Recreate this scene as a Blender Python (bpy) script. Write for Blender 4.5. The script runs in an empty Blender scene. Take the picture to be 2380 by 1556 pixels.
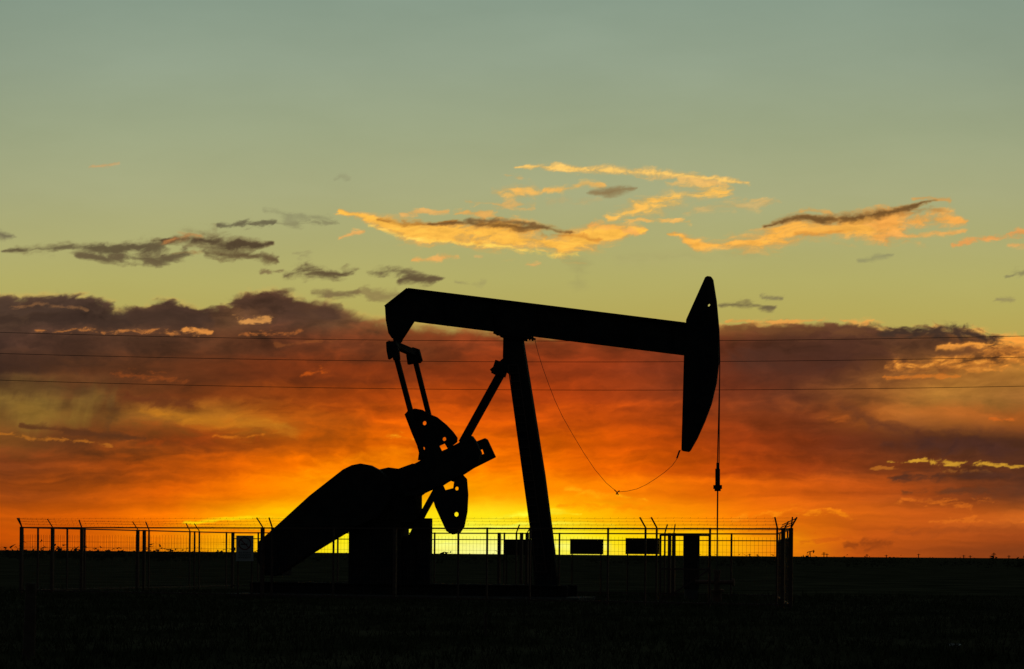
import bpy, math, random
import numpy as np
from mathutils import Vector, Matrix
random.seed(7)
sc=bpy.context.scene
sc.view_settings.view_transform='Standard'
try: sc.view_settings.look='None'
except Exception: pass
sc.view_settings.exposure=0
# ------------------------------------------------------------ survey constants
F=4600.0; CX=1190.0; CY=1288.0; ROLL=math.radians(0.46); HC=1.5
cr,sr=math.cos(ROLL),math.sin(ROLL)
def ray(px,py):
    dx=px-CX; dy=CY-py
    return Vector((dx*cr-dy*sr, F, dx*sr+dy*cr))/F
def at_depth(px,py,d):
    r=ray(px,py); return Vector((r.x*d,d,HC+r.z*d))
TH=math.radians(15); DM=65.0
O=Vector((0,DM,0)); EX=Vector((math.cos(TH),-math.sin(TH),0)); EY=Vector((math.sin(TH),math.cos(TH),0))
C0=Vector((0,0,HC))
def L(px,py,yl=0.0):
    d=ray(px,py); t=(yl+(O-C0).dot(EY))/d.dot(EY); p=C0+d*t-O
    return Vector((p.dot(EX),yl,p.z))
# ------------------------------------------------------------ camera
cam=bpy.data.cameras.new("camera"); co=bpy.data.objects.new("camera",cam); sc.collection.objects.link(co)
cam.sensor_width=36; cam.lens=36*F/2380; cam.shift_y=(CY-778)/2380
cam.clip_end=40000; cam.clip_start=0.5
co.matrix_world=Matrix.Translation((0,0,HC))@Matrix.Rotation(math.radians(90),4,'X')@Matrix.Rotation(ROLL,4,'Z')
sc.camera=co
# ------------------------------------------------------------ world + sun
w=bpy.data.worlds.new("World"); sc.world=w; w.use_nodes=True
nt=w.node_tree; bg=nt.nodes['Background']
sky=nt.nodes.new('ShaderNodeTexSky'); sky.sky_type='NISHITA'; sky.sun_disc=False
SAZ=math.radians(-1.3); SEL=math.radians(0.8)
sky.sun_elevation=SEL; sky.sun_rotation=SAZ; nt.links.new(sky.outputs[0],bg.inputs[0]); bg.inputs[1].default_value=0.05
sl=bpy.data.lights.new("sun",'SUN'); so=bpy.data.objects.new("sun",sl); sc.collection.objects.link(so)
sl.energy=0.1; sl.angle=math.radians(0.5); sl.color=(1.0,0.42,0.12)
sd=Vector((math.sin(SAZ)*math.cos(SEL),math.cos(SAZ)*math.cos(SEL),math.sin(SEL)))
so.rotation_euler=sd.to_track_quat('Z','Y').to_euler()
# ------------------------------------------------------------ sky dome with procedural clouds
def axis(a,b,step,outs):
    return np.array(sorted(set([round(v,5) for v in list(np.arange(a,b,step))+outs])))
azs=axis(-16.6,16.6,0.0245,[-180+i*4 for i in range(41)]+[i*4+20 for i in range(41)]+[-18.5,-17.5,17.5,18.5])
elv=axis(-0.25,17.2,0.0245,[-2,-1,18,19,20,22,24,27,30,34,38,43,48,54,60,66,72,78,84,90])
AZ,EL=np.meshgrid(azs,elv); AZ=AZ.ravel(); EL=EL.ravel()
ra=np.radians(np.clip(AZ,-60,60)); re_=np.radians(np.clip(EL,-5,60))
u=np.tan(ra)*F; v=np.tan(re_)/np.cos(ra)*F
X=(CX+u*cr+v*sr).astype(np.float32); Y=(CY-(-u*sr+v*cr)).astype(np.float32)
rng=np.random.default_rng(5)
TAB=rng.uniform(0,2*np.pi,(256,256)).astype(np.float32); TC,TS=np.cos(TAB),np.sin(TAB)
def perlin(x,y):
    xi=np.floor(x).astype(np.int32); yi=np.floor(y).astype(np.int32); xf=(x-xi).astype(np.float32); yf=(y-yi).astype(np.float32)
    a=xf*xf*xf*(xf*(xf*6-15)+10); b=yf*yf*yf*(yf*(yf*6-15)+10)
    def g(i,j):
        ii=(xi+i)&255; jj=(yi+j)&255; return TC[ii,jj]*(xf-i)+TS[ii,jj]*(yf-j)
    n0=g(0,0)*(1-a)+g(1,0)*a; n1=g(0,1)*(1-a)+g(1,1)*a
    return n0*(1-b)+n1*b
def fbm(x,y,octv=7,gain=.55,off=0.0,ridge=False):
    s=np.zeros_like(x); am=1.0; t=0.0; fx=1.0
    for o in range(octv):
        n=perlin(x*fx+off+o*17.3,y*fx+off*1.3+o*9.1)
        if ridge: n=np.abs(n)*2-.45
        s+=am*n; t+=am; am*=gain; fx*=2.03
    return s/t*2.2
w1=fbm(X/420,Y/170,5,.5,3.0); w2=fbm(X/420,Y/170,5,.5,40.0)
e1=fbm(X/70,Y/34,5,.6,8.0); e2=fbm(X/70,Y/34,5,.6,61.0)
WX=X+w1*60+e1*16; WY=Y+w2*22+e2*7
def nrm(a): return (a-a.mean())/a.std()*0.33
n1=nrm(fbm(WX/150,WY/46,7,.60,11.0))
n2=nrm(fbm((WX+WY*.5)/80,WY/27,6,.60,77.0))
n3=nrm(fbm((WX+WY*.4)/44,WY/15,5,.60,133.0))
nb=nrm(-fbm(WX/130,WY/70,6,.52,23.0,ridge=True))
nb2=nrm(-fbm(WX/56,WY/34,5,.55,29.0,ridge=True))
nbig=nrm(fbm(WX/520,WY/150,6,.5,55.0))
nv=nrm(fbm((X+Y*.25)/60,Y/300,5,.5,31.0))
nh=nrm(fbm(WX/420,WY/26,7,.55,91.0))
def ss(a,b,x):
    t=np.clip((x-a)/(b-a),0,1); return t*t*(3-2*t)
# clear sky
cy=[-400,0,150,300,450,560,650,720,800,900,1000,1290]
cc=np.array([(120,146,138),(138,156,138),(147,161,137),(158,167,132),(169,171,126),(175,172,114),(180,173,102),(182,170,92),(186,164,80),(194,150,64),(210,128,40),(228,108,16)],float)
IMG=np.stack([np.interp(Y,cy,cc[:,k]) for k in range(3)],1)
dim=1-.05*ss(700,1500,np.abs(X-1190))*ss(700,0,Y)
IMG*=dim[:,None]
IMG+= (nbig*3.0)[:,None]*ss(1000,300,Y)[:,None]
def put(alpha,color,idx=None):
    if idx is None: IMG[:]=IMG*(1-alpha[:,None])+np.asarray(color,float)*alpha[:,None]
    else: IMG[idx]=IMG[idx]*(1-alpha[:,None])+np.asarray(color,float)*alpha[:,None]
GROW=1.25; BIAS=-.02; AK=1.5
def stroke(pts,col,soft=.5,amp=.8,op=1.0,n='f',core=None,c0=.5,c1=1.1,grow=None):
    g_=GROW if grow is None else grow
    pts=[(p[0],p[1],p[2]*g_) for p in pts]
    xs=[p[0] for p in pts]; ys=[p[1] for p in pts]; R0=max(p[2] for p in pts); R=R0*2.3+12
    idx=np.nonzero((X>min(xs)-R)&(X<max(xs)+R)&(Y>min(ys)-R)&(Y<max(ys)+R)&(np.abs(AZ)<40))[0]
    k=min(1.0,R0/22)
    x=X[idx]+e1[idx]*(9+9*k); y=Y[idx]+e2[idx]*(3+5*k)+w1[idx]*4; s=np.full(x.shape,-9.0,np.float32)
    for (x0,y0,r0),(x1,y1,r1) in zip(pts[:-1],pts[1:]):
        dx,dy=x1-x0,y1-y0; l2=dx*dx+dy*dy
        t=np.clip(((x-x0)*dx+(y-y0)*dy)/l2,0,1); d=np.hypot(x-x0-t*dx,y-y0-t*dy); s=np.maximum(s,1-d/(r0+(r1-r0)*t))
    if n=='b': N=(nb if R0>24 else nb2)[idx]
    elif n=='v': N=nv[idx]
    elif n=='h': N=nh[idx]
    else: N=(n1 if R0>26 else n2 if R0>12 else n3)[idx]
    if n in 'fg' : N=N*.8+n3[idx]*.35
    d=s+amp*N*AK+BIAS
    a=ss(-.05,soft+.35,d)*op*ss(-1.2,-.3,s)
    c=np.asarray(col,float)[None,:]
    if core is not None:
        kk=ss(c0,c1,d)[:,None]; c=c*(1-kk)+np.asarray(core,float)*kk
    c=c*(1+.07*n3[idx]+.05*n2[idx])[:,None]
    put(a,c,idx)
rows={
735:[(0,(94,68,50)),(150,(74,54,43)),(300,(98,70,50)),(420,(72,50,39)),(520,(110,74,48)),(650,(86,57,42)),(800,(104,72,48)),(950,(132,78,40)),(1150,(134,68,34)),(1400,(156,90,46)),(1600,(170,120,60)),(1750,(152,98,52)),(1900,(120,76,44)),(2100,(86,60,43)),(2250,(98,68,44)),(2380,(206,140,62))],
800:[(0,(60,42,34)),(150,(76,50,37)),(300,(80,51,35)),(500,(92,54,33)),(700,(96,52,31)),(900,(110,54,28)),(1150,(124,54,25)),(1400,(126,53,23)),(1600,(108,49,26)),(1800,(82,47,32)),(2000,(78,47,33)),(2150,(86,54,34)),(2300,(144,86,42)),(2380,(178,110,48))],
860:[(0,(62,41,30)),(200,(88,52,30)),(400,(102,53,27)),(600,(112,51,23)),(800,(130,54,20)),(1000,(136,54,19)),(1200,(144,54,18)),(1450,(136,52,20)),(1600,(116,48,24)),(1750,(86,45,30)),(1950,(84,46,31)),(2080,(114,67,35)),(2200,(162,102,42)),(2360,(172,114,46))],
920:[(0,(98,72,36)),(100,(110,82,38)),(250,(94,58,30)),(400,(110,55,24)),(600,(132,60,19)),(800,(158,64,14)),(1000,(170,66,12)),(1250,(170,61,13)),(1450,(156,58,16)),(1700,(112,48,24)),(1900,(98,50,29)),(2050,(136,80,36)),(2200,(172,114,46)),(2360,(160,104,46))],
970:[(0,(122,84,36)),(120,(136,98,40)),(260,(102,64,28)),(400,(138,86,30)),(560,(176,104,28)),(700,(182,86,16)),(900,(200,82,9)),(1100,(204,80,8)),(1400,(190,73,11)),(1650,(148,58,18)),(1850,(118,54,25)),(2000,(144,74,28)),(2150,(170,98,38)),(2330,(170,92,34))],
1020:[(0,(130,76,30)),(150,(106,58,27)),(300,(114,59,23)),(450,(142,63,18)),(600,(184,84,12)),(800,(226,100,4)),(1000,(236,104,2)),(1300,(228,94,3)),(1500,(204,78,8)),(1700,(158,60,16)),(1900,(124,54,25)),(2050,(102,51,28)),(2200,(84,47,30)),(2350,(92,52,32))],
1080:[(0,(126,60,24)),(150,(140,64,20)),(300,(168,73,14)),(500,(208,90,6)),(700,(242,112,0)),(900,(252,130,0)),(1200,(248,116,0)),(1450,(230,94,3)),(1650,(194,74,11)),(1850,(162,64,18)),(2000,(132,59,24)),(2150,(112,57,29)),(2300,(98,53,31))],
1140:[(0,(152,68,18)),(200,(182,80,11)),(400,(214,92,5)),(600,(246,122,0)),(800,(255,154,0)),(1000,(255,165,0)),(1200,(255,146,0)),(1400,(250,132,2)),(1650,(232,106,5)),(1850,(210,90,13)),(2050,(178,76,19)),(2200,(136,63,26)),(2350,(104,55,32))],
1200:[(0,(196,84,8)),(200,(216,94,5)),(400,(242,116,2)),(600,(255,164,2)),(800,(255,200,2)),(1000,(255,224,14)),(1200,(255,230,24)),(1400,(255,198,4)),(1600,(252,146,2)),(1800,(238,116,7)),(2000,(212,98,15)),(2200,(196,88,22)),(2360,(198,98,30))],
1250:[(0,(200,82,6)),(200,(216,92,5)),(400,(244,122,3)),(600,(255,188,4)),(800,(255,234,22)),(1000,(255,250,80)),(1150,(255,251,100)),(1300,(255,247,66)),(1500,(255,222,10)),(1700,(255,168,3)),(1900,(224,108,12)),(2050,(194,85,19)),(2200,(178,79,22)),(2360,(162,72,25))],
1285:[(0,(162,68,10)),(250,(214,98,8)),(500,(252,164,4)),(750,(255,234,24)),(1000,(255,251,130)),(1150,(255,252,150)),(1350,(255,246,80)),(1550,(255,206,6)),(1800,(236,130,9)),(2000,(188,82,18)),(2200,(148,66,23)),(2380,(134,62,25))]}
gl=ss(1230,1060,Y)
DX=X+nbig*95+n1*18; DY=Y+(nb*10+nbig*14)*gl+nh*9*gl+n1*4*gl
ks=sorted(rows); F_rows=[]
for k in ks:
    xs=[p[0] for p in rows[k]]; cs=np.array([p[1] for p in rows[k]],float)
    F_rows.append(np.stack([np.interp(DX,xs,cs[:,c]) for c in range(3)],1))
deck=F_rows[0].copy()
for i in range(len(ks)-1):
    t=ss(ks[i],ks[i+1],DY)[:,None]; m=(DY>=ks[i])
    deck[m]=(F_rows[i]*(1-t)+F_rows[i+1]*t)[m]
del F_rows
edge_tex=ss(880,760,Y)
tex=1+(nb*(.07+.14*edge_tex)+n1*(.10+.06*edge_tex)+nh*.05)*ss(1230,1050,Y)+nh*.09*ss(1000,1120,Y)*(1-.75*ss(900,300,np.abs(X-1100)))
tex*=1+.14*nbig*ss(1250,1000,Y)
deck=deck*tex[:,None]
tx=[-2000,-100,0,100,220,290,330,400,470,530,570,620,700,780,850,950,1100,1300,1500,1620,1680,1760,1900,2020,2060,2130,2250,2320,2380,2500,4500]
ty=[700,688,688,682,688,712,708,696,712,702,676,670,684,702,722,738,748,752,758,758,746,746,740,743,758,752,760,770,788,790,800]
top=np.interp(X+w2*20,tx,ty)+(-nb*9-nb2*6-n1*10)
dd=Y-top; softw=np.interp(X,[0,700,900,1600,1700,2380],[16,14,46,46,14,18])
rimw=np.interp(X,[-500,500,900,1650,1700,2050,2400,2800],[.30,.30,.20,.4,.9,.8,1,.9])
put(ss(-8,9,dd)*ss(1.0,.0,np.clip(dd/40,0,1))*rimw*np.clip(.55+n2*1.6,0,1),(238,170,80))
al=np.clip((dd-6*rimw)/softw,0,1); al=al*al*(3-2*al)
put(al,deck)
del deck
S=stroke
# ---- left deck crowns
S([(-60,715,22),(60,714,24),(180,714,24),(290,738,16)],(74,55,44),.6,.5,.85,'b')
S([(-60,745,16),(100,742,20),(300,752,14)],(62,45,36),.7,.6,.85,'f')
S([(310,738,20),(400,732,30),(490,744,18)],(70,50,39),.6,.5,.92,'b')
S([(545,702,14),(600,702,26),(690,712,30),(770,730,20)],(80,55,41),.6,.5,.94,'b')
S([(560,715,10),(610,705,18),(660,718,14)],(66,45,33),.8,.5,.85,'b')
S([(20,712,4),(110,708,4),(200,720,3)],(160,108,62),1,.9,.5,'f')
S([(90,772,3),(230,770,5),(420,776,4)],(200,122,56),1,1.1,.8,'f')
S([(430,770,5),(470,772,7),(490,770,4)],(232,148,66),1,.8,.85,'f')
S([(535,742,4),(590,748,8),(625,740,6)],(218,150,76),1,1.0,.85,'g')
S([(560,775,5),(640,776,6),(700,770,3)],(182,102,46),1,1.1,.75,'f')
S([(640,800,4),(780,790,4)],(146,80,36),1,1.0,.5,'f')
S([(700,870,5),(745,864,7),(780,868,4)],(204,88,20),1.1,1.0,.7,'g')
S([(270,872,7),(350,876,9),(430,886,6)],(158,76,28),1.2,1.1,.55,'g')
S([(900,800,40),(1000,810,50)],(114,58,28),1,.5,.5,'b')
S([(-60,850,20),(80,845,24),(200,850,14)],(60,40,31),1.1,.7,.6,'b')
# rain shafts / dull yellow gaps on the left
S([(0,925,34),(130,935,38),(250,925,24)],(138,104,44),1.2,.8,.65,'v')
S([(60,970,26),(200,975,22)],(134,98,38),1.2,.8,.55,'v')
S([(330,955,10),(440,975,18),(560,990,26),(680,1000,16)],(190,118,28),1.3,.8,.65,'f')
S([(300,925,16),(380,938,16),(450,945,10)],(104,52,26),.9,.6,.7,'b')
S([(-60,895,16),(60,900,16),(200,905,18)],(84,56,32),1,.8,.6,'v')
S([(250,900,22),(262,960,16),(255,1000,10)],(92,59,31),1.2,.7,.6,'v')
S([(45,988,5),(130,996,9),(230,1012,11),(330,1018,8)],(88,50,27),.6,.6,.8,'f')
S([(-50,1006,4),(90,1018,4),(180,1026,3),(260,1034,3)],(194,114,32),1,1.0,.65,'f')
S([(330,1028,10),(480,1022,14),(600,1022,8)],(154,64,16),1,.7,.6,'f')
S([(500,1014,3),(560,1016,3),(620,1012,3)],(216,116,22),1,1.0,.6,'f')
S([(885,1018,4),(920,1015,6),(960,1020,4)],(255,170,26),1,.7,.85,'g')
# ---- right deck
S([(1690,760,9),(1780,767,14),(1900,768,16),(2010,770,12)],(112,72,40),.9,.7,.6,'f')
S([(1690,748,3),(1800,750,4),(1930,744,5),(2030,750,4)],(230,158,74),.9,.9,.75,'f')
S([(2050,775,12),(2150,770,17),(2250,776,17),(2330,790,9)],(66,48,38),.6,.4,.96,'b')
S([(1720,820,30),(1900,830,40),(2040,830,26)],(76,45,33),1,.6,.75,'b')
S([(2190,806,6),(2290,798,11),(2400,800,16)],(240,154,60),.7,.85,.96,'g')
S([(2060,850,7),(2150,850,14),(2250,840,22),(2350,828,22),(2420,822,17)],(230,138,48),.7,.85,.94,'g',core=(252,168,64),c0=.5,c1=1.1)
S([(2090,815,10),(2180,819,11),(2250,814,7)],(110,68,38),.9,.7,.7,'f')
S([(2240,820,6),(2330,812,6),(2390,814,4)],(150,92,42),1,.9,.6,'f')
S([(2050,878,4),(2130,876,6),(2230,874,5)],(216,118,36),1,1.0,.65,'g')
S([(2120,862,4),(2220,858,6),(2300,850,5)],(124,72,34),1,.9,.55,'g')
S([(2300,976,3),(2400,975,4)],(204,100,30),1,.9,.75,'f')
S([(1960,950,16),(2040,985,22),(2120,1010,24)],(96,52,32),1.2,.6,.7,'b')
S([(2060,1030,18),(2180,1035,26),(2300,1042,26),(2420,1050,24)],(74,43,34),1,.5,.88,'b')
S([(2060,1076,3),(2150,1073,5),(2230,1078,5),(2330,1084,4),(2420,1090,3)],(206,152,44),.9,1.1,.9,'f')
S([(2020,1092,3),(2110,1088,3)],(190,112,34),1,1.1,.7,'f')
S([(2180,1094,3),(2300,1098,3)],(158,96,36),1,1.2,.6,'f')
S([(2060,1110,9),(2200,1106,11),(2400,1110,14)],(80,45,31),.8,.6,.9,'f')
S([(1900,975,4),(2000,976,6)],(180,88,28),1.2,1.1,.4,'g')
S([(2100,1145,6),(2300,1142,10),(2420,1140,12)],(96,53,31),1,.8,.75,'f')
S([(2080,1168,4),(2180,1162,8),(2300,1174,7)],(222,112,26),1.3,1.2,.6,'g')
S([(2160,1210,3),(2260,1205,6),(2380,1207,6)],(222,112,28),1.2,1.2,.6,'g')
S([(2080,1240,10),(2220,1235,14),(2400,1232,14)],(164,74,24),1.2,.8,.6,'b')
S([(1970,1274,9),(2010,1266,15),(2060,1273,11)],(146,64,18),.8,.7,.75,'b')
S([(1860,1262,4),(1920,1255,5),(1980,1250,4)],(192,84,16),1,1.0,.5,'f')
S([(1700,1205,4),(1850,1185,7),(2000,1200,6)],(246,140,16),1.2,1.1,.6,'g')
S([(1690,1240,5),(1800,1232,6),(1900,1240,4)],(206,92,10),1.2,1.2,.5,'f')
# ---- glow streaks
S([(430,1215,2.5),(560,1208,5),(680,1205,5)],(255,208,12),1,.9,.95,'h')
S([(1090,1212,7),(1200,1198,10),(1300,1192,8),(1350,1196,4)],(255,248,60),.9,.8,.95,'h')
S([(1090,1232,5),(1250,1216,6),(1420,1222,5)],(255,250,80),1,.8,.9,'h')
S([(1090,1206,2.5),(1250,1207,3),(1400,1212,2.5)],(248,162,4),1,.9,.55,'h')
S([(1280,1145,6),(1330,1138,10),(1420,1152,7),(1500,1160,3)],(255,176,16),1.2,1.0,.65,'f')
S([(1300,1175,8),(1420,1180,10),(1560,1186,6)],(244,122,3),1.2,.9,.5,'f')
S([(700,1100,20),(850,1060,26),(940,1050,16)],(255,146,2),1.4,.7,.4,'f')
S([(420,1240,4),(560,1236,6),(640,1240,4)],(238,110,2),1,.9,.6,'h')
S([(850,1268,16),(1100,1266,20),(1400,1270,14)],(255,251,140),1.2,.4,.75,'h')
# ---- high sunlit clouds
GROW=1.3; BIAS=.08; AK=1.2
S([(1200,389,3),(1300,390,8),(1400,398,10),(1520,401,8),(1620,411,9),(1740,427,4)],(234,180,98),.7,.75,.95,'f',core=(255,202,104),c0=.4,c1=1)
S([(1480,410,4),(1600,416,5),(1660,422,4)],(222,176,102),1,.9,.6,'g')
# main cloud
S([(785,494,4),(850,508,12),(930,531,25),(1020,541,29),(1120,544,30),(1230,556,33),(1300,570,31),(1380,556,32),(1440,543,22),(1495,538,8)],(230,166,82),.5,.55,.97,'f',core=(255,188,74),c0=.35,c1=.9,grow=1.15)
S([(1060,498,6),(1110,495,9),(1160,505,8),(1220,514,6)],(232,170,86),.8,.8,.85,'g')
S([(935,500,4),(980,496,6),(1040,492,4)],(228,170,92),.9,.8,.85,'g')
S([(880,513,5),(950,521,8),(1010,519,7),(1060,513,5)],(164,110,46),1,.7,.8,'f',grow=1.1)
S([(1000,517,6),(1090,521,12),(1180,526,13),(1260,531,10),(1330,543,7)],(190,122,48),1,.6,.82,'f',core=(106,70,34),c0=.3,c1=1.1,grow=1.1)
S([(1080,512,4),(1170,514,6),(1240,522,4)],(104,74,42),1.1,.7,.7,'b')
S([(1260,543,5),(1320,548,8),(1390,560,7)],(184,118,48),1.3,.9,.6,'g',grow=1.1)
S([(950,556,4),(1060,566,4),(1180,576,5),(1260,592,6),(1340,594,5)],(255,208,90),1.2,.8,.8,'f')
S([(860,522,4),(920,547,5),(980,562,4)],(255,204,94),1.1,.6,.85,'f')
S([(1370,524,5),(1430,528,7),(1480,546,5)],(234,168,86),1,1.0,.85,'g')
# scattered lit cloudlets
S([(1150,440,9),(1190,454,21),(1235,448,18),(1265,438,7)],(214,168,96),1,.9,.9,'g',core=(250,184,88),c0=.35,c1=1)
S([(1085,468,5),(1160,476,9),(1235,474,9)],(218,168,94),1.2,1.0,.78,'g')
S([(1170,408,3),(1210,412,5)],(210,168,102),1.1,.9,.6,'g')
S([(1255,440,4),(1310,440,9),(1360,430,10),(1405,428,6)],(238,178,90),.9,.8,.92,'g')
S([(1365,450,5),(1410,445,11),(1450,439,10),(1480,436,4)],(136,108,68),1.1,.7,.8,'f',grow=1.1)
S([(1405,507,6),(1470,490,18),(1540,468,30),(1610,446,27),(1680,442,14)],(214,170,98),.9,.85,.92,'g',core=(253,188,84),c0=.35,c1=1)
S([(1440,512,6),(1520,514,7),(1605,520,4)],(236,176,90),1,.9,.85,'g')
S([(1550,425,6),(1620,424,9),(1690,430,5)],(226,178,100),1.1,.9,.75,'f')
S([(1590,494,7),(1680,480,12),(1760,476,11),(1808,466,5)],(208,170,104),1.3,1.1,.7,'g')
S([(1700,458,5),(1795,466,5)],(216,172,100),1.2,1.0,.65,'f')
S([(1270,470,7),(1340,462,8),(1400,470,6)],(192,166,110),1.4,1.1,.45,'g')
# right feather cloud
S([(1560,546,5),(1615,568,15),(1700,570,21),(1790,553,29),(1880,534,36),(2000,528,36),(2090,521,30)],(228,164,84),.55,.6,.96,'g',core=(253,180,74),c0=.35,c1=.9,grow=1.15)
S([(2060,522,28),(2140,516,27),(2200,510,18),(2240,518,7)],(220,160,86),.8,.9,.94,'g',core=(244,168,76),c0=.35,c1=1)
S([(2050,552,10),(2150,546,11),(2245,541,4)],(234,168,86),1,.9,.85,'g')
S([(1775,524,6),(1860,508,13),(1950,508,16),(2040,500,12),(2110,485,8),(2180,466,4)],(172,116,54),.8,.55,.92,'f',core=(108,75,38),c0=.3,c1=1.1,grow=1.15)
S([(1820,500,4),(1880,487,5),(1930,491,4)],(222,160,80),1.1,.7,.75,'f')
S([(2120,466,4),(2160,459,6),(2205,468,5)],(214,154,80),1.1,.9,.8,'g')
S([(1850,547,7),(1920,540,8),(1980,532,5)],(182,120,50),1.4,.8,.55,'g')
S([(2090,502,6),(2160,490,6),(2205,494,3)],(156,112,58),1.3,.9,.5,'f')
S([(2215,572,4),(2280,556,8),(2340,545,8),(2420,536,9)],(230,156,82),1,.9,.9,'g')
S([(2350,572,4),(2400,570,7)],(234,164,88),1.1,.8,.7,'g')
GROW=1.2
S([(788,551,4),(815,542,8),(846,540,4)],(232,170,92),.9,.6,.95,'g')
S([(958,604,4),(1000,605,5),(1035,596,9),(1068,598,4)],(232,170,90),.9,.6,.95,'g')
S([(1228,614,5),(1246,616,7),(1262,613,4)],(226,170,96),1,.6,.8,'g')
S([(1106,598,3),(1120,598,3)],(220,168,98),1,.6,.6,'g')
S([(1320,600,14),(1350,612,22),(1345,655,24)],(152,144,94),1.6,.6,.4,'f')
S([(1450,600,22),(1750,590,22)],(168,160,106),1.5,.5,.3,'f')
S([(205,390,3),(245,383,5),(275,379,3)],(206,160,104),1.3,.9,.75,'g')
# ---- grey clouds upper left
GROW=1.28; BIAS=.07
S([(10,584,5),(90,580,11),(190,577,14),(300,578,17),(380,575,20)],(118,104,70),.9,.65,.92,'f',core=(90,77,54),c0=.3,c1=.95)
S([(190,597,8),(290,600,13),(370,608,12),(430,590,12)],(96,81,57),.9,.7,.9,'f')
S([(370,560,11),(440,556,19),(520,562,24),(590,572,16),(635,564,6)],(106,86,56),.6,.6,.96,'f',core=(78,62,44),c0=.25,c1=.95)
S([(480,590,13),(560,592,12),(645,604,6)],(94,75,50),.9,.7,.9,'f')
S([(375,562,8),(415,552,12),(460,548,8)],(212,138,74),1.3,.6,.8,'f',grow=1)
S([(400,590,5),(470,588,5)],(150,104,60),1.2,.7,.55,'f',grow=1)
S([(510,524,4),(570,518,9),(640,517,5)],(100,92,68),.9,.6,.9,'f')
S([(620,492,6),(690,500,13),(775,510,6)],(128,124,92),1.4,.9,.65,'g')
S([(650,518,4),(730,520,7),(785,516,4)],(124,118,86),1.3,.9,.6,'g')
S([(665,637,10),(715,628,18),(760,640,15),(835,628,7)],(114,98,66),.9,.7,.92,'g',core=(88,71,49),c0=.3,c1=1)
S([(605,632,5),(655,630,7)],(118,98,66),1,.8,.8,'g')
S([(855,634,7),(910,630,13),(965,642,12)],(106,91,62),.9,.8,.92,'g')
S([(930,654,9),(980,650,15),(1020,652,6)],(94,77,53),.8,.6,.92,'g')
S([(730,684,8),(790,684,11),(835,678,6)],(112,92,62),1.1,.8,.8,'g')
S([(850,665,12),(870,690,17),(930,690,10)],(126,106,68),1.2,.9,.65,'g')
S([(680,590,7),(712,592,9)],(140,128,90),1.3,.9,.5,'g')
S([(1065,658,5),(1130,658,6)],(146,136,92),1.3,.8,.55,'f')
S([(1678,714,6),(1735,708,14),(1798,716,7)],(106,92,65),.9,.65,.92,'f')
S([(1770,690,6),(1817,694,5)],(118,106,78),1.1,.7,.8,'g')
S([(-20,545,16),(10,547,11),(32,550,5)],(106,96,74),1,.6,.85,'f')
S([(2000,606,5),(2030,600,11),(2067,592,5)],(132,128,94),1.4,.7,.65,'g')
S([(2335,645,5),(2365,634,9),(2400,628,7)],(126,118,86),1.2,.7,.75,'g')
S([(2315,700,5),(2347,699,8)],(134,122,86),1.2,.7,.65,'g')
S([(778,424,4),(793,414,9),(808,424,4)],(142,140,106),1.4,.8,.5,'g')
IMG=np.clip(IMG,0,255)/255
LIN=np.where(IMG<=0.04045,IMG/12.92,((IMG+0.055)/1.055)**2.4)
dusk=np.array([0.030,0.036,0.040]); zen=np.array([0.045,0.058,0.066])
away=ss(28,95,np.abs(AZ))[:,None]; up=ss(18,48,EL)[:,None]
LIN=LIN*(1-up)+zen*up
dk=dusk*(1-up)+zen*up
dk=dk*(0.45+0.55*ss(-2,25,EL))[:,None]
LIN=LIN*(1-away)+dk*away
na,ne=len(azs),len(elv)
RAD=11000.0
a_,e_=np.radians(AZ),np.radians(EL)
V=np.stack([np.sin(a_)*np.cos(e_),np.cos(a_)*np.cos(e_),np.sin(e_)],1)*RAD; V[:,2]+=HC
ii=np.arange(ne-1)[:,None]*na+np.arange(na-1)[None,:]
Q=np.stack([ii,ii+na,ii+na+1,ii+1],-1).reshape(-1,4)
me=bpy.data.meshes.new("sky"); me.vertices.add(len(V)); me.vertices.foreach_set("co",V.astype(np.float32).ravel())
me.loops.add(Q.size); me.loops.foreach_set("vertex_index",Q.astype(np.int32).ravel())
me.polygons.add(len(Q)); me.polygons.foreach_set("loop_start",np.arange(0,Q.size,4,dtype=np.int32))
try: me.polygons.foreach_set("loop_total",np.full(len(Q),4,np.int32))
except Exception: pass
me.update(calc_edges=True)
ca=me.color_attributes.new("cloud_colour",'FLOAT_COLOR','POINT')
ca.data.foreach_set("color",np.concatenate([LIN,np.ones((len(LIN),1))],1).astype(np.float32).ravel())
ms=bpy.data.materials.new("sky_glow"); ms.use_nodes=True; t=ms.node_tree; t.nodes.clear()
at=t.nodes.new('ShaderNodeVertexColor'); at.layer_name="cloud_colour"; em=t.nodes.new('ShaderNodeEmission'); ou=t.nodes.new('ShaderNodeOutputMaterial')
t.links.new(at.outputs[0],em.inputs[0]); t.links.new(em.outputs[0],ou.inputs[0])
try: ms.cycles.emission_sampling='NONE'
except Exception: pass
me.materials.append(ms); so_=bpy.data.objects.new("sky",me); sc.collection.objects.link(so_)
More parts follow.
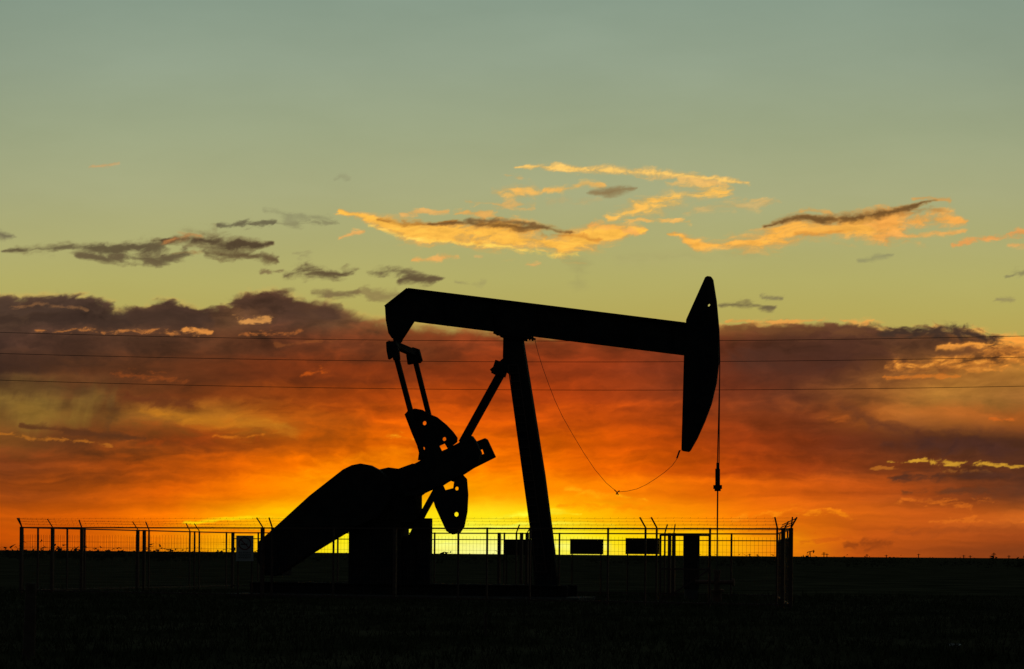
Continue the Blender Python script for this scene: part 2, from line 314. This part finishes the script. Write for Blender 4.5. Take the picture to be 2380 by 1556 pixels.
# ------------------------------------------------------------ materials
def material(name,c1,c2,scale=3.0,rough=0.7,spec=0.3,metal=0.0,bump=0.0):
    m=bpy.data.materials.new(name); m.use_nodes=True; t=m.node_tree; b=t.nodes['Principled BSDF']
    n=t.nodes.new('ShaderNodeTexNoise'); n.inputs['Scale'].default_value=scale; n.inputs['Detail'].default_value=6
    g=t.nodes.new('ShaderNodeTexCoord'); t.links.new(g.outputs['Object'],n.inputs['Vector'])
    r=t.nodes.new('ShaderNodeValToRGB'); r.color_ramp.elements[0].position=.35; r.color_ramp.elements[1].position=.65
    r.color_ramp.elements[0].color=(*c1,1); r.color_ramp.elements[1].color=(*c2,1)
    t.links.new(n.outputs[0],r.inputs[0]); t.links.new(r.outputs[0],b.inputs['Base Color'])
    b.inputs['Roughness'].default_value=rough; b.inputs['Specular IOR Level'].default_value=spec; b.inputs['Metallic'].default_value=metal
    if bump:
        bp=t.nodes.new('ShaderNodeBump'); bp.inputs['Strength'].default_value=bump; t.links.new(n.outputs[0],bp.inputs['Height']); t.links.new(bp.outputs[0],b.inputs['Normal'])
    return m
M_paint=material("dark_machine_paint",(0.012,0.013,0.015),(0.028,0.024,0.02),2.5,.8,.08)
M_rust=material("rusty_steel",(0.06,0.03,0.02),(0.12,0.06,0.035),6,.75,.3)
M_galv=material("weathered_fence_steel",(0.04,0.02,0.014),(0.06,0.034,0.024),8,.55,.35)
M_wire=material("steel_wire",(0.03,0.025,0.02),(0.05,0.04,0.03),4,.6,.3)
M_cable=material("power_cable",(0.02,0.02,0.02),(0.03,0.03,0.03),4,.8,.1)
M_conc=material("concrete",(0.06,0.055,0.05),(0.09,0.085,0.075),1.5,.95,.05,bump=.2)
M_white=material("sign_white",(0.26,0.27,0.25),(0.33,0.33,0.31),3,.6,.2)
M_red=material("sign_red",(0.12,0.02,0.02),(0.15,0.03,0.03),3,.6,.2)
M_blk=material("sign_black",(0.01,0.01,0.01),(0.02,0.02,0.02),3,.6,.2)
M_board=material("board_grey",(0.02,0.02,0.02),(0.04,0.03,0.025),3,.8,.1)
M_wood=material("weathered_wood",(0.04,0.03,0.02),(0.08,0.06,0.045),7,.95,.05,bump=.4)
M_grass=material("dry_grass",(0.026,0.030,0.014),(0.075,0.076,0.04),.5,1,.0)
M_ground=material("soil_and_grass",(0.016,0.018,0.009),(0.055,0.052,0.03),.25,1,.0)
M_shrub=material("shrub_foliage",(0.03,0.035,0.02),(0.06,0.06,0.03),.5,1,0)
# ------------------------------------------------------------ mesh tools
class MB:
    def __init__(s): s.v=[]; s.f=[]
    def box(s,a,b,w,h,up=Vector((0,0,1))):
        a=Vector(a); b=Vector(b); d=(b-a).normalized()
        sd=d.cross(up)
        if sd.length<1e-4: sd=d.cross(Vector((0,1,0)))
        sd.normalize(); u=sd.cross(d).normalized(); i=len(s.v)
        for p in (a,b):
            for x,y in ((-1,-1),(1,-1),(1,1),(-1,1)): s.v.append(p+sd*x*w/2+u*y*h/2)
        s.f+=[(i+3,i+2,i+1,i),(i+4,i+5,i+6,i+7)]+[(i+k,i+(k+1)%4,i+4+(k+1)%4,i+4+k) for k in range(4)]
    def cyl(s,a,b,r,n=10,r2=None):
        a=Vector(a); b=Vector(b); r2=r if r2 is None else r2; d=(b-a).normalized()
        x=d.orthogonal().normalized(); y=d.cross(x); i=len(s.v)
        for p,q in ((a,r),(b,r2)):
            for k in range(n):
                t=2*math.pi*k/n; s.v.append(p+x*math.cos(t)*q+y*math.sin(t)*q)
        s.f+=[tuple(i+k for k in reversed(range(n))),tuple(i+n+k for k in range(n))]+[(i+k,i+(k+1)%n,i+n+(k+1)%n,i+n+k) for k in range(n)]
    def tube(s,pts,r,n=6):
        for a,b in zip(pts[:-1],pts[1:]): s.cyl(a,b,r,n)
    def prism(s,poly,y0,y1):
        i=len(s.v); n=len(poly)
        for y in (y0,y1):
            for x,z in poly: s.v.append(Vector((x,y,z)))
        s.f+=[tuple(i+k for k in range(n)),tuple(i+n+k for k in reversed(range(n)))]+[(i+k,i+n+k,i+n+(k+1)%n,i+(k+1)%n) for k in range(n)]
    def obj(s,name,mat,parent=None,bevel=0):
        me=bpy.data.meshes.new(name); me.from_pydata([tuple(v) for v in s.v],[],s.f); me.materials.append(mat)
        me.update(); o=bpy.data.objects.new(name,me); sc.collection.objects.link(o)
        import bmesh
        bm=bmesh.new(); bm.from_mesh(me); bmesh.ops.recalc_face_normals(bm,faces=bm.faces); bm.to_mesh(me); bm.free()
        if parent: o.parent=parent
        if bevel:
            md=o.modifiers.new("bevel",'BEVEL'); md.width=bevel; md.segments=2; md.limit_method='ANGLE'
        return o
def empty(name,loc=(0,0,0),rz=0):
    e=bpy.data.objects.new(name,None); e.location=loc; e.rotation_euler=(0,0,rz); sc.collection.objects.link(e); return e
def plate(name,outline,holes,yl,th,mat,parent,bevel=0.012):
    cu=bpy.data.curves.new(name,'CURVE'); cu.dimensions='2D'; cu.fill_mode='BOTH'; cu.extrude=th/2-bevel; cu.bevel_depth=bevel; cu.offset=-bevel
    for lp in [outline]+holes:
        sp=cu.splines.new('POLY'); sp.points.add(len(lp)-1); sp.use_cyclic_u=True
        for p,q in zip(sp.points,lp): p.co=(q[0],q[1],0,1)
    tmp=bpy.data.objects.new("tmp",cu); sc.collection.objects.link(tmp)
    bpy.context.view_layer.update()
    me=bpy.data.meshes.new_from_object(tmp.evaluated_get(bpy.context.evaluated_depsgraph_get()))
    bpy.data.objects.remove(tmp); me.name=name
    me.transform(Matrix.Translation((0,yl,0))@Matrix.Rotation(math.radians(90),4,'X'))
    me.materials.clear(); me.materials.append(mat)
    o=bpy.data.objects.new(name,me); sc.collection.objects.link(o); o.parent=parent; return o
def tr(pts,yl):
    return [((L(x,y,yl)).x,(L(x,y,yl)).z) for x,y in pts]
def circ(px,py,r,n=14): return [(px+r*math.cos(2*math.pi*k/n),py+r*math.sin(2*math.pi*k/n)) for k in range(n)]
# ------------------------------------------------------------ pump jack
PJ=empty("oil_pump_jack",O,-TH)
beam=[(896,713),(950,671),(1596,751),(1592,826),(962,748),(946,773),(936,788),(912,787),(904,775),(898,745)]
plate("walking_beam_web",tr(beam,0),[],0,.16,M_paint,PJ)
fl=MB()
def flange(a,b,yo,w=.40,h=.05):
    A=L(*a,0); B=L(*b,0); fl.box(A+Vector((0,0,yo)),B+Vector((0,0,yo)),w,h)
flange((952,673),(1594,753),0); flange((964,746),(1590,824),0); flange((898,714),(950,673),0)
for t in (0.12,.3,.46,.62,.8,.95):
    a=Vector((950,672)).lerp(Vector((1594,752)),t); b=Vector((962,748)).lerp(Vector((1592,826)),t)
    fl.box(L(a.x,a.y,0),L(b.x,b.y,0),.36,.03,up=Vector((1,0,0)))
fl.obj("walking_beam_flanges",M_paint,PJ)
hh=[(1596,744),(1640,646),(1645,643),(1653,644),(1657,650),(1665,700),(1671,765),(1671,840),(1665,890),(1653,940),(1638,980),(1620,1020),(1604,1048),(1600,1051),(1587,1049),(1585,1044),(1589,900),(1591,826)]
plate("horse_head",tr(hh,0),[tr(circ(1648,710,3.8),0)],0,.26,M_paint,PJ,.02)
b=MB()
for o_ in (-.13,.13):
    pts=[L(1671,765,o_),L(1673,840,o_),L(1672.5,880,o_),L(1669+ (2 if o_>0 else -2),1092,o_*.45)]
    b.tube(pts,.018)
b.obj("bridle_cables",M_wire,PJ)
b=MB(); b.box(L(1668,1090),L(1668,1132),.16,.13); b.cyl(L(1668,1128),L(1668,1137),.14,12); b.cyl(L(1668,1136),L(1668,1142),.10,12); b.cyl(L(1668.5,1076),L(1668.3,1092),.05,8)
b.obj("carrier_bar",M_paint,PJ)
b=MB(); b.cyl(L(1668,1140),Vector((L(1668,1140).x,0,1.0)),.024,8); b.obj("polished_rod",M_wire,PJ)
b=MB(); x0=L(1668,1140).x
b.cyl((x0,0,.0),(x0,0,.35),.16,14); b.cyl((x0,0,.35),(x0,0,.42),.24,14); b.cyl((x0,0,.42),(x0,0,.95),.10,14); b.cyl((x0,0,.95),(x0,0,1.05),.13,14); b.cyl((x0-.7,0,.65),(x0+.5,0,.65),.07,12)
b.cyl((x0+.5,0,.65),(x0+.56,0,.65),.13,12)
b.obj("wellhead_stuffing_box",M_rust,PJ)
b=MB(); A=L(1152,776,0);B=L(1240,787,0); b.box(A,B,.6,.06)
b.box(L(1168,780),L(1222,787),.5,.16)
for x,y in ((1156,772),(1163,773),(1231,783),(1238,784)): 
    for yy in(-.24,.24): b.cyl(L(x,y,yy)-Vector((0,0,.12)),L(x,y,yy)+Vector((0,0,.05)),.03,8)
b.obj("saddle_bearing",M_paint,PJ)
post=[(1172,786),(1215,786),(1222,830),(1243,960),(1266,1105),(1283,1235),(1291,1300),(1300,1384),(1246,1384),(1236,1235),(1222,1130),(1204,1000),(1188,874),(1174,862),(1171,830)]
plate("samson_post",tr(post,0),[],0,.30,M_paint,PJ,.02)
b=MB()
for k in range(26):
    t=k/25; p=L(1196,850,0).lerp(L(1262,1330,0),t); b.box(p+Vector((-.17,-.2,0)),p+Vector((.17,-.2,0)),.025,.025)
p=L(1196,850,0);q=L(1262,1330,0)
for dx in(-.17,.17): b.box(p+Vector((dx,-.2,0)),q+Vector((dx,-.2,0)),.03,.03)
b.obj("post_ladder",M_galv,PJ)
b=MB()
b.box(L(1168,842),L(1158,873),.34,.42,up=Vector((1,0,0)));b.box(L(1186,832),L(1146,866),.36,.20)
b.obj("brace_bracket",M_paint,PJ)
b=MB()
b.box(L(1166,866),L(1075,1030),.24,.235); b.box(L(1075,1030),L(985,1192),.2,.17)
b.box(L(985,1192),L(925,1310),.2,.17)
b.obj("rear_brace",M_paint,PJ)
b=MB()
b.cyl(L(925,788,-.28),L(925,788,.28),.17,14)
b.box(L(912,800,-.85),L(964,822,.85),.24,.2)
b.obj("equalizer_beam",M_paint,PJ)
for k,(yl,q) in enumerate(((-.85,[(899,796),(906,793),(921,796),(926,806),(929,836),(916,838),(914,829),(904,836),(900,815)]),(.85,[(946,812),(962,808),(974,812),(981,838),(976,844),(960,846),(949,848),(946,828)]))):
    plate("pitman_bearing_%d"%(k+1),tr(q,yl),[],yl,.2,M_paint,PJ)
b=MB(); b.box(L(921,830,-.85),L(954,955,-.85),.13,.16); b.box(L(954,955,-.85),L(983,1062,-.85),.13,.16); b.obj("pitman_arm_1",M_paint,PJ)
b=MB(); b.box(L(966,842,.85),L(996,962,.85),.13,.155); b.box(L(996,962,.85),L(1022,1070,.85),.13,.155); b.obj("pitman_arm_2",M_paint,PJ)
yn,yf=-.75,.75
up_=[(941,964),(949,955),(965,950),(982,953),(992,960),(1016,970),(1038,988),(1054,1005),(1063,1018),(1062,1028),(1040,1046),(1030,1060),(1000,1075),(972,1070),(975,1048),(958,1008)]
plate("counterweight_1",tr(up_,yn),[tr(circ(987,984,5),yn),tr(circ(1033,1021,4.8),yn),tr(circ(985,1043,3.6),yn),tr([(1021,1037),(1034,1031),(1041,1043),(1027,1049)],yn)],yn,.10,M_paint,PJ,.008)
lo=[(1046,1104),(1076,1104),(1085,1114),(1088,1150),(1086,1190),(1079,1225),(1069,1240),(1052,1243),(1038,1235),(1025,1207),(1012,1178),(1004,1150),(1010,1128),(1028,1110)]
plate("counterweight_2",tr(lo,yn),[tr([(1030,1129),(1047,1118),(1056,1121),(1054,1135),(1035,1140)],yn),tr(circ(1062,1136,4.6),yn),tr(circ(1061,1196,5.6),yn)],yn,.10,M_paint,PJ,.008)
cn=[(935,1092),(970,1076),(985,1068),(1018,1055),(1045,1042),(1098,1014),(1106,1025),(1119,1053),(1110,1082),(1078,1103),(1010,1136),(975,1152),(945,1155),(930,1130)]
plate("crank_1",tr(cn,yn),[],yn,.22,M_paint,PJ)
cf=[(975,1086),(1040,1058),(1110,1026),(1128,1019),(1133,1022),(1152,1063),(1112,1083),(1080,1099),(1040,1112),(1006,1134),(980,1140)]
plate("crank_2",tr(cf,yf),[tr([(1116,1046),(1122,1044),(1126,1055),(1120,1058)],yf)],yf,.16,M_paint,PJ)
b=MB(); b.cyl(L(958,1122,-.95),L(958,1122,-.95)+Vector((0,1.95,0)),.2,18); b.obj("crank_shaft",M_paint,PJ)
gb=[(858,1095),(885,1094),(912,1088),(935,1091),(968,1079),(985,1090),(990,1120),(984,1143),(972,1152),(972,1215),(862,1215)]
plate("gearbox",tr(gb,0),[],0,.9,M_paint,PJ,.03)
b=MB()
def pbox(x0,y0,x1,y1,yl,w):
    a=L(x0,y0,yl); c=L(x1,y1,yl); b.box(Vector(((a.x+c.x)/2,yl,a.z)),Vector(((a.x+c.x)/2,yl,c.z)),w,abs(c.x-a.x),up=Vector((1,0,0)))
pbox(821,1205,940,1384,0,.9)
pbox(966,1205,1001,1384,0,.3)
pbox(936,1205,975,1230,0,.3); pbox(936,1247,975,1384,0,.3)
b.obj("gearbox_pedestal",M_paint,PJ,.015)
bgd=[(606,1258),(640,1228),(722,1153),(800,1092),(820,1082),(840,1078),(862,1082),(885,1094),(905,1112),(912,1140),(905,1175),(880,1205),(826,1226),(725,1287),(668,1326),(640,1340),(615,1330),(600,1300)]
plate("belt_guard",tr(bgd,-.72),[],-.72,.32,M_paint,PJ,.03)
b=MB()
b.cyl(L(728,1150,-.72),L(728,1150,-.72)+Vector((0,.5,.03)),.03,8)
mo=L(645,1300,0); b.cyl(mo+Vector((0,-.5,0)),mo+Vector((0,.6,0)),.33,20); b.box(mo+Vector((0,.0,-.55)),mo+Vector((0,.0,-.3)),.8,.7,up=Vector((1,0,0)))
for k in range(9): b.cyl(mo+Vector((0,-.35+k*.1,0)),mo+Vector((0,-.32+k*.1,0)),.37,20)
b.obj("electric_motor",M_paint,PJ)
b=MB()
xa,xb=L(600,1380).x,L(1330,1380).x
for yy in(-.7,.7):
    b.box((xa,yy,.30),(xb,yy,.30),.05,.32); b.box((xa,yy,.475),(xb,yy,.475),.28,.03); b.box((xa,yy,.135),(xb,yy,.135),.28,.03)
for k in range(9):
    x=xa+.3+(xb-xa-.6)*k/8; b.box((x,-.66,.3),(x,.66,.3),.14,.28)
b.obj("steel_skid",M_paint,PJ)
b=MB(); b.box(((xa-.5),0,.045),((xb+.5),0,.045),2.6,.13); b.obj("concrete_pad",M_conc,PJ,.02)
b=MB()
pts=[(1243,790),(1251,822),(1262,857),(1275,893),(1290,932),(1308,970),(1332,1012),(1356,1052),(1382,1091),(1408,1122),(1434,1144)]
b.tube([L(x,y,-.2) for x,y in pts],.008,5)
pts=[(1434,1144),(1458,1142),(1480,1137),(1502,1127),(1524,1113),(1545,1098),(1562,1083),(1573,1068),(1577,1050),(1586,1045)]
b.tube([L(x,y,-.2) for x,y in pts],.008,5)
b.cyl(L(1573,1066,-.2),L(1580,1047,-.2),.03,6); 
for q in((1428,1139),(1440,1141),(1432,1150),(1437,1151)): b.cyl(L(1434,1145,-.2),L(*q,-.2),.018,5)
b.obj("hanging_cable",M_wire,PJ)
# ------------------------------------------------------------ fence enclosure
FE=empty("security_fence")
def gp(px,d): return Vector(((px-CX)*d/F,d,0))
A,B,Cc,Dd=gp(50,68),gp(1838,56),gp(1806,69),gp(541,80.5)
def on(P0,P1,px):
    k=(px-CX)/F; d=P1-P0; t=(k*P0.y-P0.x)/(d.x-k*d.y); return P0+d*t
H=2.3
posts=MB(); rails=MB(); mesh=MB(); barb=MB()
def run(P0,P1,plist,thick=(),rail2=True,infill=True,arm=1,arms=None,H=2.3,arml=.30):
    d=(P1-P0).normalized(); nrm_=Vector((d.y,-d.x,0))*arm
    pp=[on(P0,P1,x) for x in plist]
    for i,(x,p) in enumerate(zip(plist,pp)):
        wd=.10 if x in thick else .05
        posts.box(p,p+Vector((0,0,H)),wd,wd,up=d)
        if arms is None or x in arms:
            q=p+Vector((0,0,H)); e=q+nrm_*.16+d*random.uniform(-.14,.14)+Vector((0,0,arml)); posts.box(q,e,.035,.035)
    rails.box(P0+Vector((0,0,H-.03)),P1+Vector((0,0,H-.03)),.045,.045)
    rails.box(P0+Vector((0,0,.12)),P1+Vector((0,0,.12)),.045,.045)
    if rail2: rails.box(P0+Vector((0,0,H-.27)),P1+Vector((0,0,H-.27)),.035,.035)
    n=int((P1-P0).length/.12)
    if infill:
        for k in range(n+1):
            p=P0.lerp(P1,k/n); mesh.box(p+Vector((0,0,.12)),p+Vector((0,0,H-.27)),.005,.005)
        z=.2
        while z<H-.3:
            mesh.box(P0+Vector((0,0,z)),P1+Vector((0,0,z)),.005,.005); z+=.2
    for k,(o_,z) in enumerate(((.05,.10),(.10,.19),(.15,.28))):
        prev=None
        for j in range(25):
            p=P0.lerp(P1,j/24)+nrm_*o_+Vector((0,0,H+z-.02*math.sin(math.pi*((j/3)%1))))
            if prev: barb.box(prev,p,.005,.005)
            prev=p
        L_=(P1-P0).length
        for j in range(int(L_/.25)):
            p=P0+d*(j*.25)+nrm_*o_+Vector((0,0,H+z)); barb.box(p-Vector((0,0,.025)),p+Vector((.02,0,.025)),.005,.005)
run(A,Dd,[50,88,122,156,190,197,320,335,346,441,452,463,526,541],thick=(50,122,190,320,335),rail2=False,arm=-1,arms=(50,122,190,320,346,441,463))
run(A,B,[50,610,632,775,918,1065,1132,1232,1413,1500,1526,1650,1806,1820,1838],thick=(610,918,1838,1820),rail2=False,arms=(50,610,632,1500,1526,1806,1838))
run(B,Cc,[1838,1830,1820,1812],thick=(1838,),arm=1,arms=(1838,1820))
run(Dd,Cc,[541,600,785,1010,1065,1160,1172,1200,1212,1225,1300,1545,1556,1566,1700,1806],thick=(541,1160,1212,1225,1556,1566),arm=-1,arms=(1200,1225,1545,1566),infill=False)
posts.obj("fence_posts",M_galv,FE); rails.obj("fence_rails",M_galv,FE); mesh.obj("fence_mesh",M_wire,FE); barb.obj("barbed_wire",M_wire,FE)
G=empty("steel_gate"); g=MB()
p0,p1=on(A,B,1534),on(A,B,1648)
off=Vector((0,-.12,0)); p0+=off;p1+=off
for p in(p0,p1): g.box(p+Vector((0,0,.1)),p+Vector((0,0,2.1)),.06,.06)
for z in(.12,1.1,2.08): g.box(p0+Vector((0,0,z)),p1+Vector((0,0,z)),.05,.05)
g.box(p0+Vector((0,0,.12)),p1+Vector((0,0,1.1)),.04,.04)
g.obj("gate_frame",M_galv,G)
def board(name,x0,x1,y0,y1,d,mat,legs=True):
    e=empty(name); m=MB(); a=at_depth(x0,y0,d); c=at_depth(x1,y1,d)
    zc=(a.z+c.z)/2
    m.box(Vector((a.x,d,zc)),Vector((c.x,d,zc)),.04,abs(a.z-c.z)); 
    m.obj("panel",mat,e,.005)
    m=MB()
    for x in(a.x+.08,c.x-.08): m.box((x,d+.05,0),(x,d+.05,a.z-.02),.05,.05)
    m.box((a.x,d+.045,a.z-.05),(c.x,d+.045,a.z-.05),.03,.03); m.box((a.x,d+.045,c.z+.05),(c.x,d+.045,c.z+.05),.03,.03)
    m.obj("frame",M_galv,e); return e
board("sign_board",1325,1402,1253,1289,73.3,M_board)
board("sign_board",1454,1532,1251,1289,72.2,M_board)
board("sign_board",1173,1240,1255,1291,75.0,M_board)
e=empty("electrical_cabinet"); m=MB(); a=at_depth(1589,1244,67.5); c=at_depth(1625,1300,67.5)
m.box(((a.x+c.x)/2,67.5,.35),((a.x+c.x)/2,67.5,a.z),c.x-a.x,.35,up=Vector((0,1,0))); m.obj("housing",M_board,e,.02)
m=MB(); m.box(((a.x+c.x)/2,67.5,a.z),((a.x+c.x)/2,67.5,a.z+.04),c.x-a.x+.08,.45,up=Vector((0,1,0)))
m.box(((a.x+c.x)/2,67.5,.0),((a.x+c.x)/2,67.5,.35),c.x-a.x-.1,.3,up=Vector((0,1,0)))
m.cyl((c.x-.06,67.29,1.1),(c.x-.06,67.31,1.3),.02,8); m.obj("roof_and_plinth",M_conc,e)
e=empty("no_smoking_sign"); pz=on(A,B,569); d=pz.y-.15; k=d/F
a=at_depth(549,1245,d); c=at_depth(589,1305,d); m=MB(); m.box((a.x,d,(a.z+c.z)/2),(c.x,d,(a.z+c.z)/2),.02,a.z-c.z); m.obj("plate",M_white,e,.004)
cx_=(a.x+c.x)/2; cz=a.z-.26; R=.19; m=MB()
n=32
for q in range(n):
    t0,t1=2*math.pi*q/n,2*math.pi*(q+1)/n
    m.box((cx_+R*math.cos(t0),d-.016,cz+R*math.sin(t0)),(cx_+R*math.cos(t1),d-.016,cz+R*math.sin(t1)),.006,.035)
m.box((cx_-R*.7,d-.017,cz+R*.7),(cx_+R*.7,d-.017,cz-R*.7),.006,.03); m.obj("prohibition_ring",M_red,e)
m=MB(); m.box((cx_-.13,d-.0135,cz-.02),(cx_+.08,d-.0135,cz-.02),.005,.035); m.box((cx_+.1,d-.0135,cz+.0),(cx_+.1,d-.0135,cz+.09),.005,.012,up=Vector((0,1,0)))
m.obj("cigarette_pictogram",M_blk,e)
m=MB()
for r_ in range(4):
    x=cx_-.2
    while x<cx_+.19:
        wl=random.uniform(.03,.07); z=cz-.28-.06*r_; m.box((x,d-.0135,z),(min(x+wl,cx_+.21),d-.0135,z),.005,.022); x+=wl+.018
m.obj("small_print",M_blk,e)
m=MB()
for x in(a.x+.06,c.x-.06): m.box((x,d+.035,0),(x,d+.035,a.z-.03),.045,.045)
m.obj("sign_legs",M_galv,e)
# ------------------------------------------------------------ power line
PL=empty("power_line"); d=150; m=MB()
for (yl_,ym,yr) in ((773,793,781.5),(822,841.5,830.5),(884,906.5,898)):
    za=[at_depth(0,yl_,d),at_depth(1190,ym,d),at_depth(2380,yr,d)]
    x1,x2,x3=[p.x for p in za]; z1,z2,z3=[p.z for p in za]
    def q(x): return z1*(x-x2)*(x-x3)/((x1-x2)*(x1-x3))+z2*(x-x1)*(x-x3)/((x2-x1)*(x2-x3))+z3*(x-x1)*(x-x2)/((x3-x1)*(x3-x2))
    m.tube([Vector((x,d,q(x))) for x in [(-70+3.5*i) for i in range(41)]],.019,5)
m.obj("cables",M_cable,PL)
for s in(-70,70):
    m=MB(); m.cyl((s,d+.2,0),(s,d+.2,21.5),.2,12,.13)
    for z in(14.2,16.6,18.3): m.box((s,d+.2,z),(s,d-.1,z),.1,.1)
    o=m.obj("utility_pole",M_wood)
# ------------------------------------------------------------ ground
m=MB(); R=12000; n=96
rs=[0,20,40,60,80,120,250,600,2000,R]
m.v.append(Vector((0,60,0)))
for r_ in rs[1:]:
    for k in range(n): t=2*math.pi*k/n; m.v.append(Vector((r_*math.cos(t),60+r_*math.sin(t),0)))
for k in range(n): m.f.append((0,1+k,1+(k+1)%n))
for j in range(len(rs)-2):
    for k in range(n): a_=1+j*n+k; b_=1+j*n+(k+1)%n; m.f.append((a_,a_+n,b_+n,b_))
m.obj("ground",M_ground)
m=MB()
for i in range(22000):
    y=24+52*(random.random()**.9); x=random.uniform(-.29,.29)*y
    hgt=random.uniform(.04,.16)*(1.0 if random.random()<.93 else 2.0)
    for b_ in range(3):
        t=random.uniform(0,6.28); ax=x+random.uniform(-.06,.06); ay=y+random.uniform(-.06,.06); wd=.014
        i0=len(m.v); dx,dy=math.cos(t)*wd,math.sin(t)*wd
        m.v+=[Vector((ax-dx,ay-dy,-.01)),Vector((ax+dx,ay+dy,-.01)),Vector((ax+random.uniform(-.08,.08),ay+random.uniform(-.08,.08),hgt))]
        m.f.append((i0,i0+1,i0+2))
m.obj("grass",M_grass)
m=MB()
def shrub(x,y,w_,h):
    for k in range(26):
        px_=x+random.gauss(0,w_*.4); pz_=abs(random.gauss(0,.45))*h; py_=y+random.gauss(0,w_*.3); s_=random.uniform(.12,.4)*h
        i0=len(m.v); m.v+=[Vector((px_+random.uniform(-s_,s_),py_,pz_+random.uniform(-s_,s_)*.6)) for _ in range(3)]; m.f.append((i0,i0+1,i0+2))
for i in range(520):
    px_=random.uniform(-250,2650); left=px_<620
    y=random.uniform(280,620); h=random.uniform(1.2,2.4) if left else random.uniform(.9,1.75)
    if not left and random.random()<.35: continue
    shrub((px_-CX)*y/F,y,random.uniform(1.5,5),h)
m.obj("distant_shrubs",M_shrub)
for px_,h in ((1742,4),(1760,3),(1915,9),(1922,6),(2015,5),(2060,4),(2135,7),(2240,5),(2255,4),(2310,11),(2345,5)):
    d=1500; zt=HC+(h+1)*d/F; x=(px_-CX)*d/F; m=MB(); m.cyl((x,d,0),(x,d,zt),.32,6); m.box((x-1.3,d,zt-.7),(x+1.3,d,zt-.7),.3,.3)
    if h>8: m.box((x-1.8,d,zt-1.6),(x+1.8,d,zt-1.6),.3,.4)
    m.obj("utility_pole",M_wood)
e=empty("oil_pump_jack",((1883-CX)*2200/F,2200,0)); m=MB()
m.box((-3.5,0,5.8),(3.4,0,7.6),.9,.9); m.prism([(3.0,6.2),(3.8,9.0),(4.4,8.0),(4.2,5.4),(3.4,4.8)],-.4,.4); m.box((.2,0,0),(0,0,6.7),.7,.7); m.box((-2.6,0,0),(0,0,6.4),.5,.5); m.box((-3.3,0,1),(-3.4,0,5.8),.4,.4); m.box((-5,0,1.2),(-2,0,1.2),1.2,2.2)
m.obj("machine",M_paint,e)
m=MB(); x=(68-CX)*27/F; m.cyl((x,27,-.1),(x+.03,27,1.05),.09,10,.075); m.obj("wooden_post",M_wood)
m=MB(); x=(1130-CX)*36/F; m.cyl((x,36,-.1),(x,36,.42),.03,8); m.obj("marker_post",M_wood)
m=MB(); p=Vector(((2222-CX)*33/F,33,0)); 
for k in range(14):
    a_=[p+Vector((random.uniform(-.12,.12),random.uniform(-.1,.1),random.uniform(0,.09))) for _ in range(3)]; i0=len(m.v); m.v+=a_; m.f.append((i0,i0+1,i0+2))
m.obj("stone",M_white)
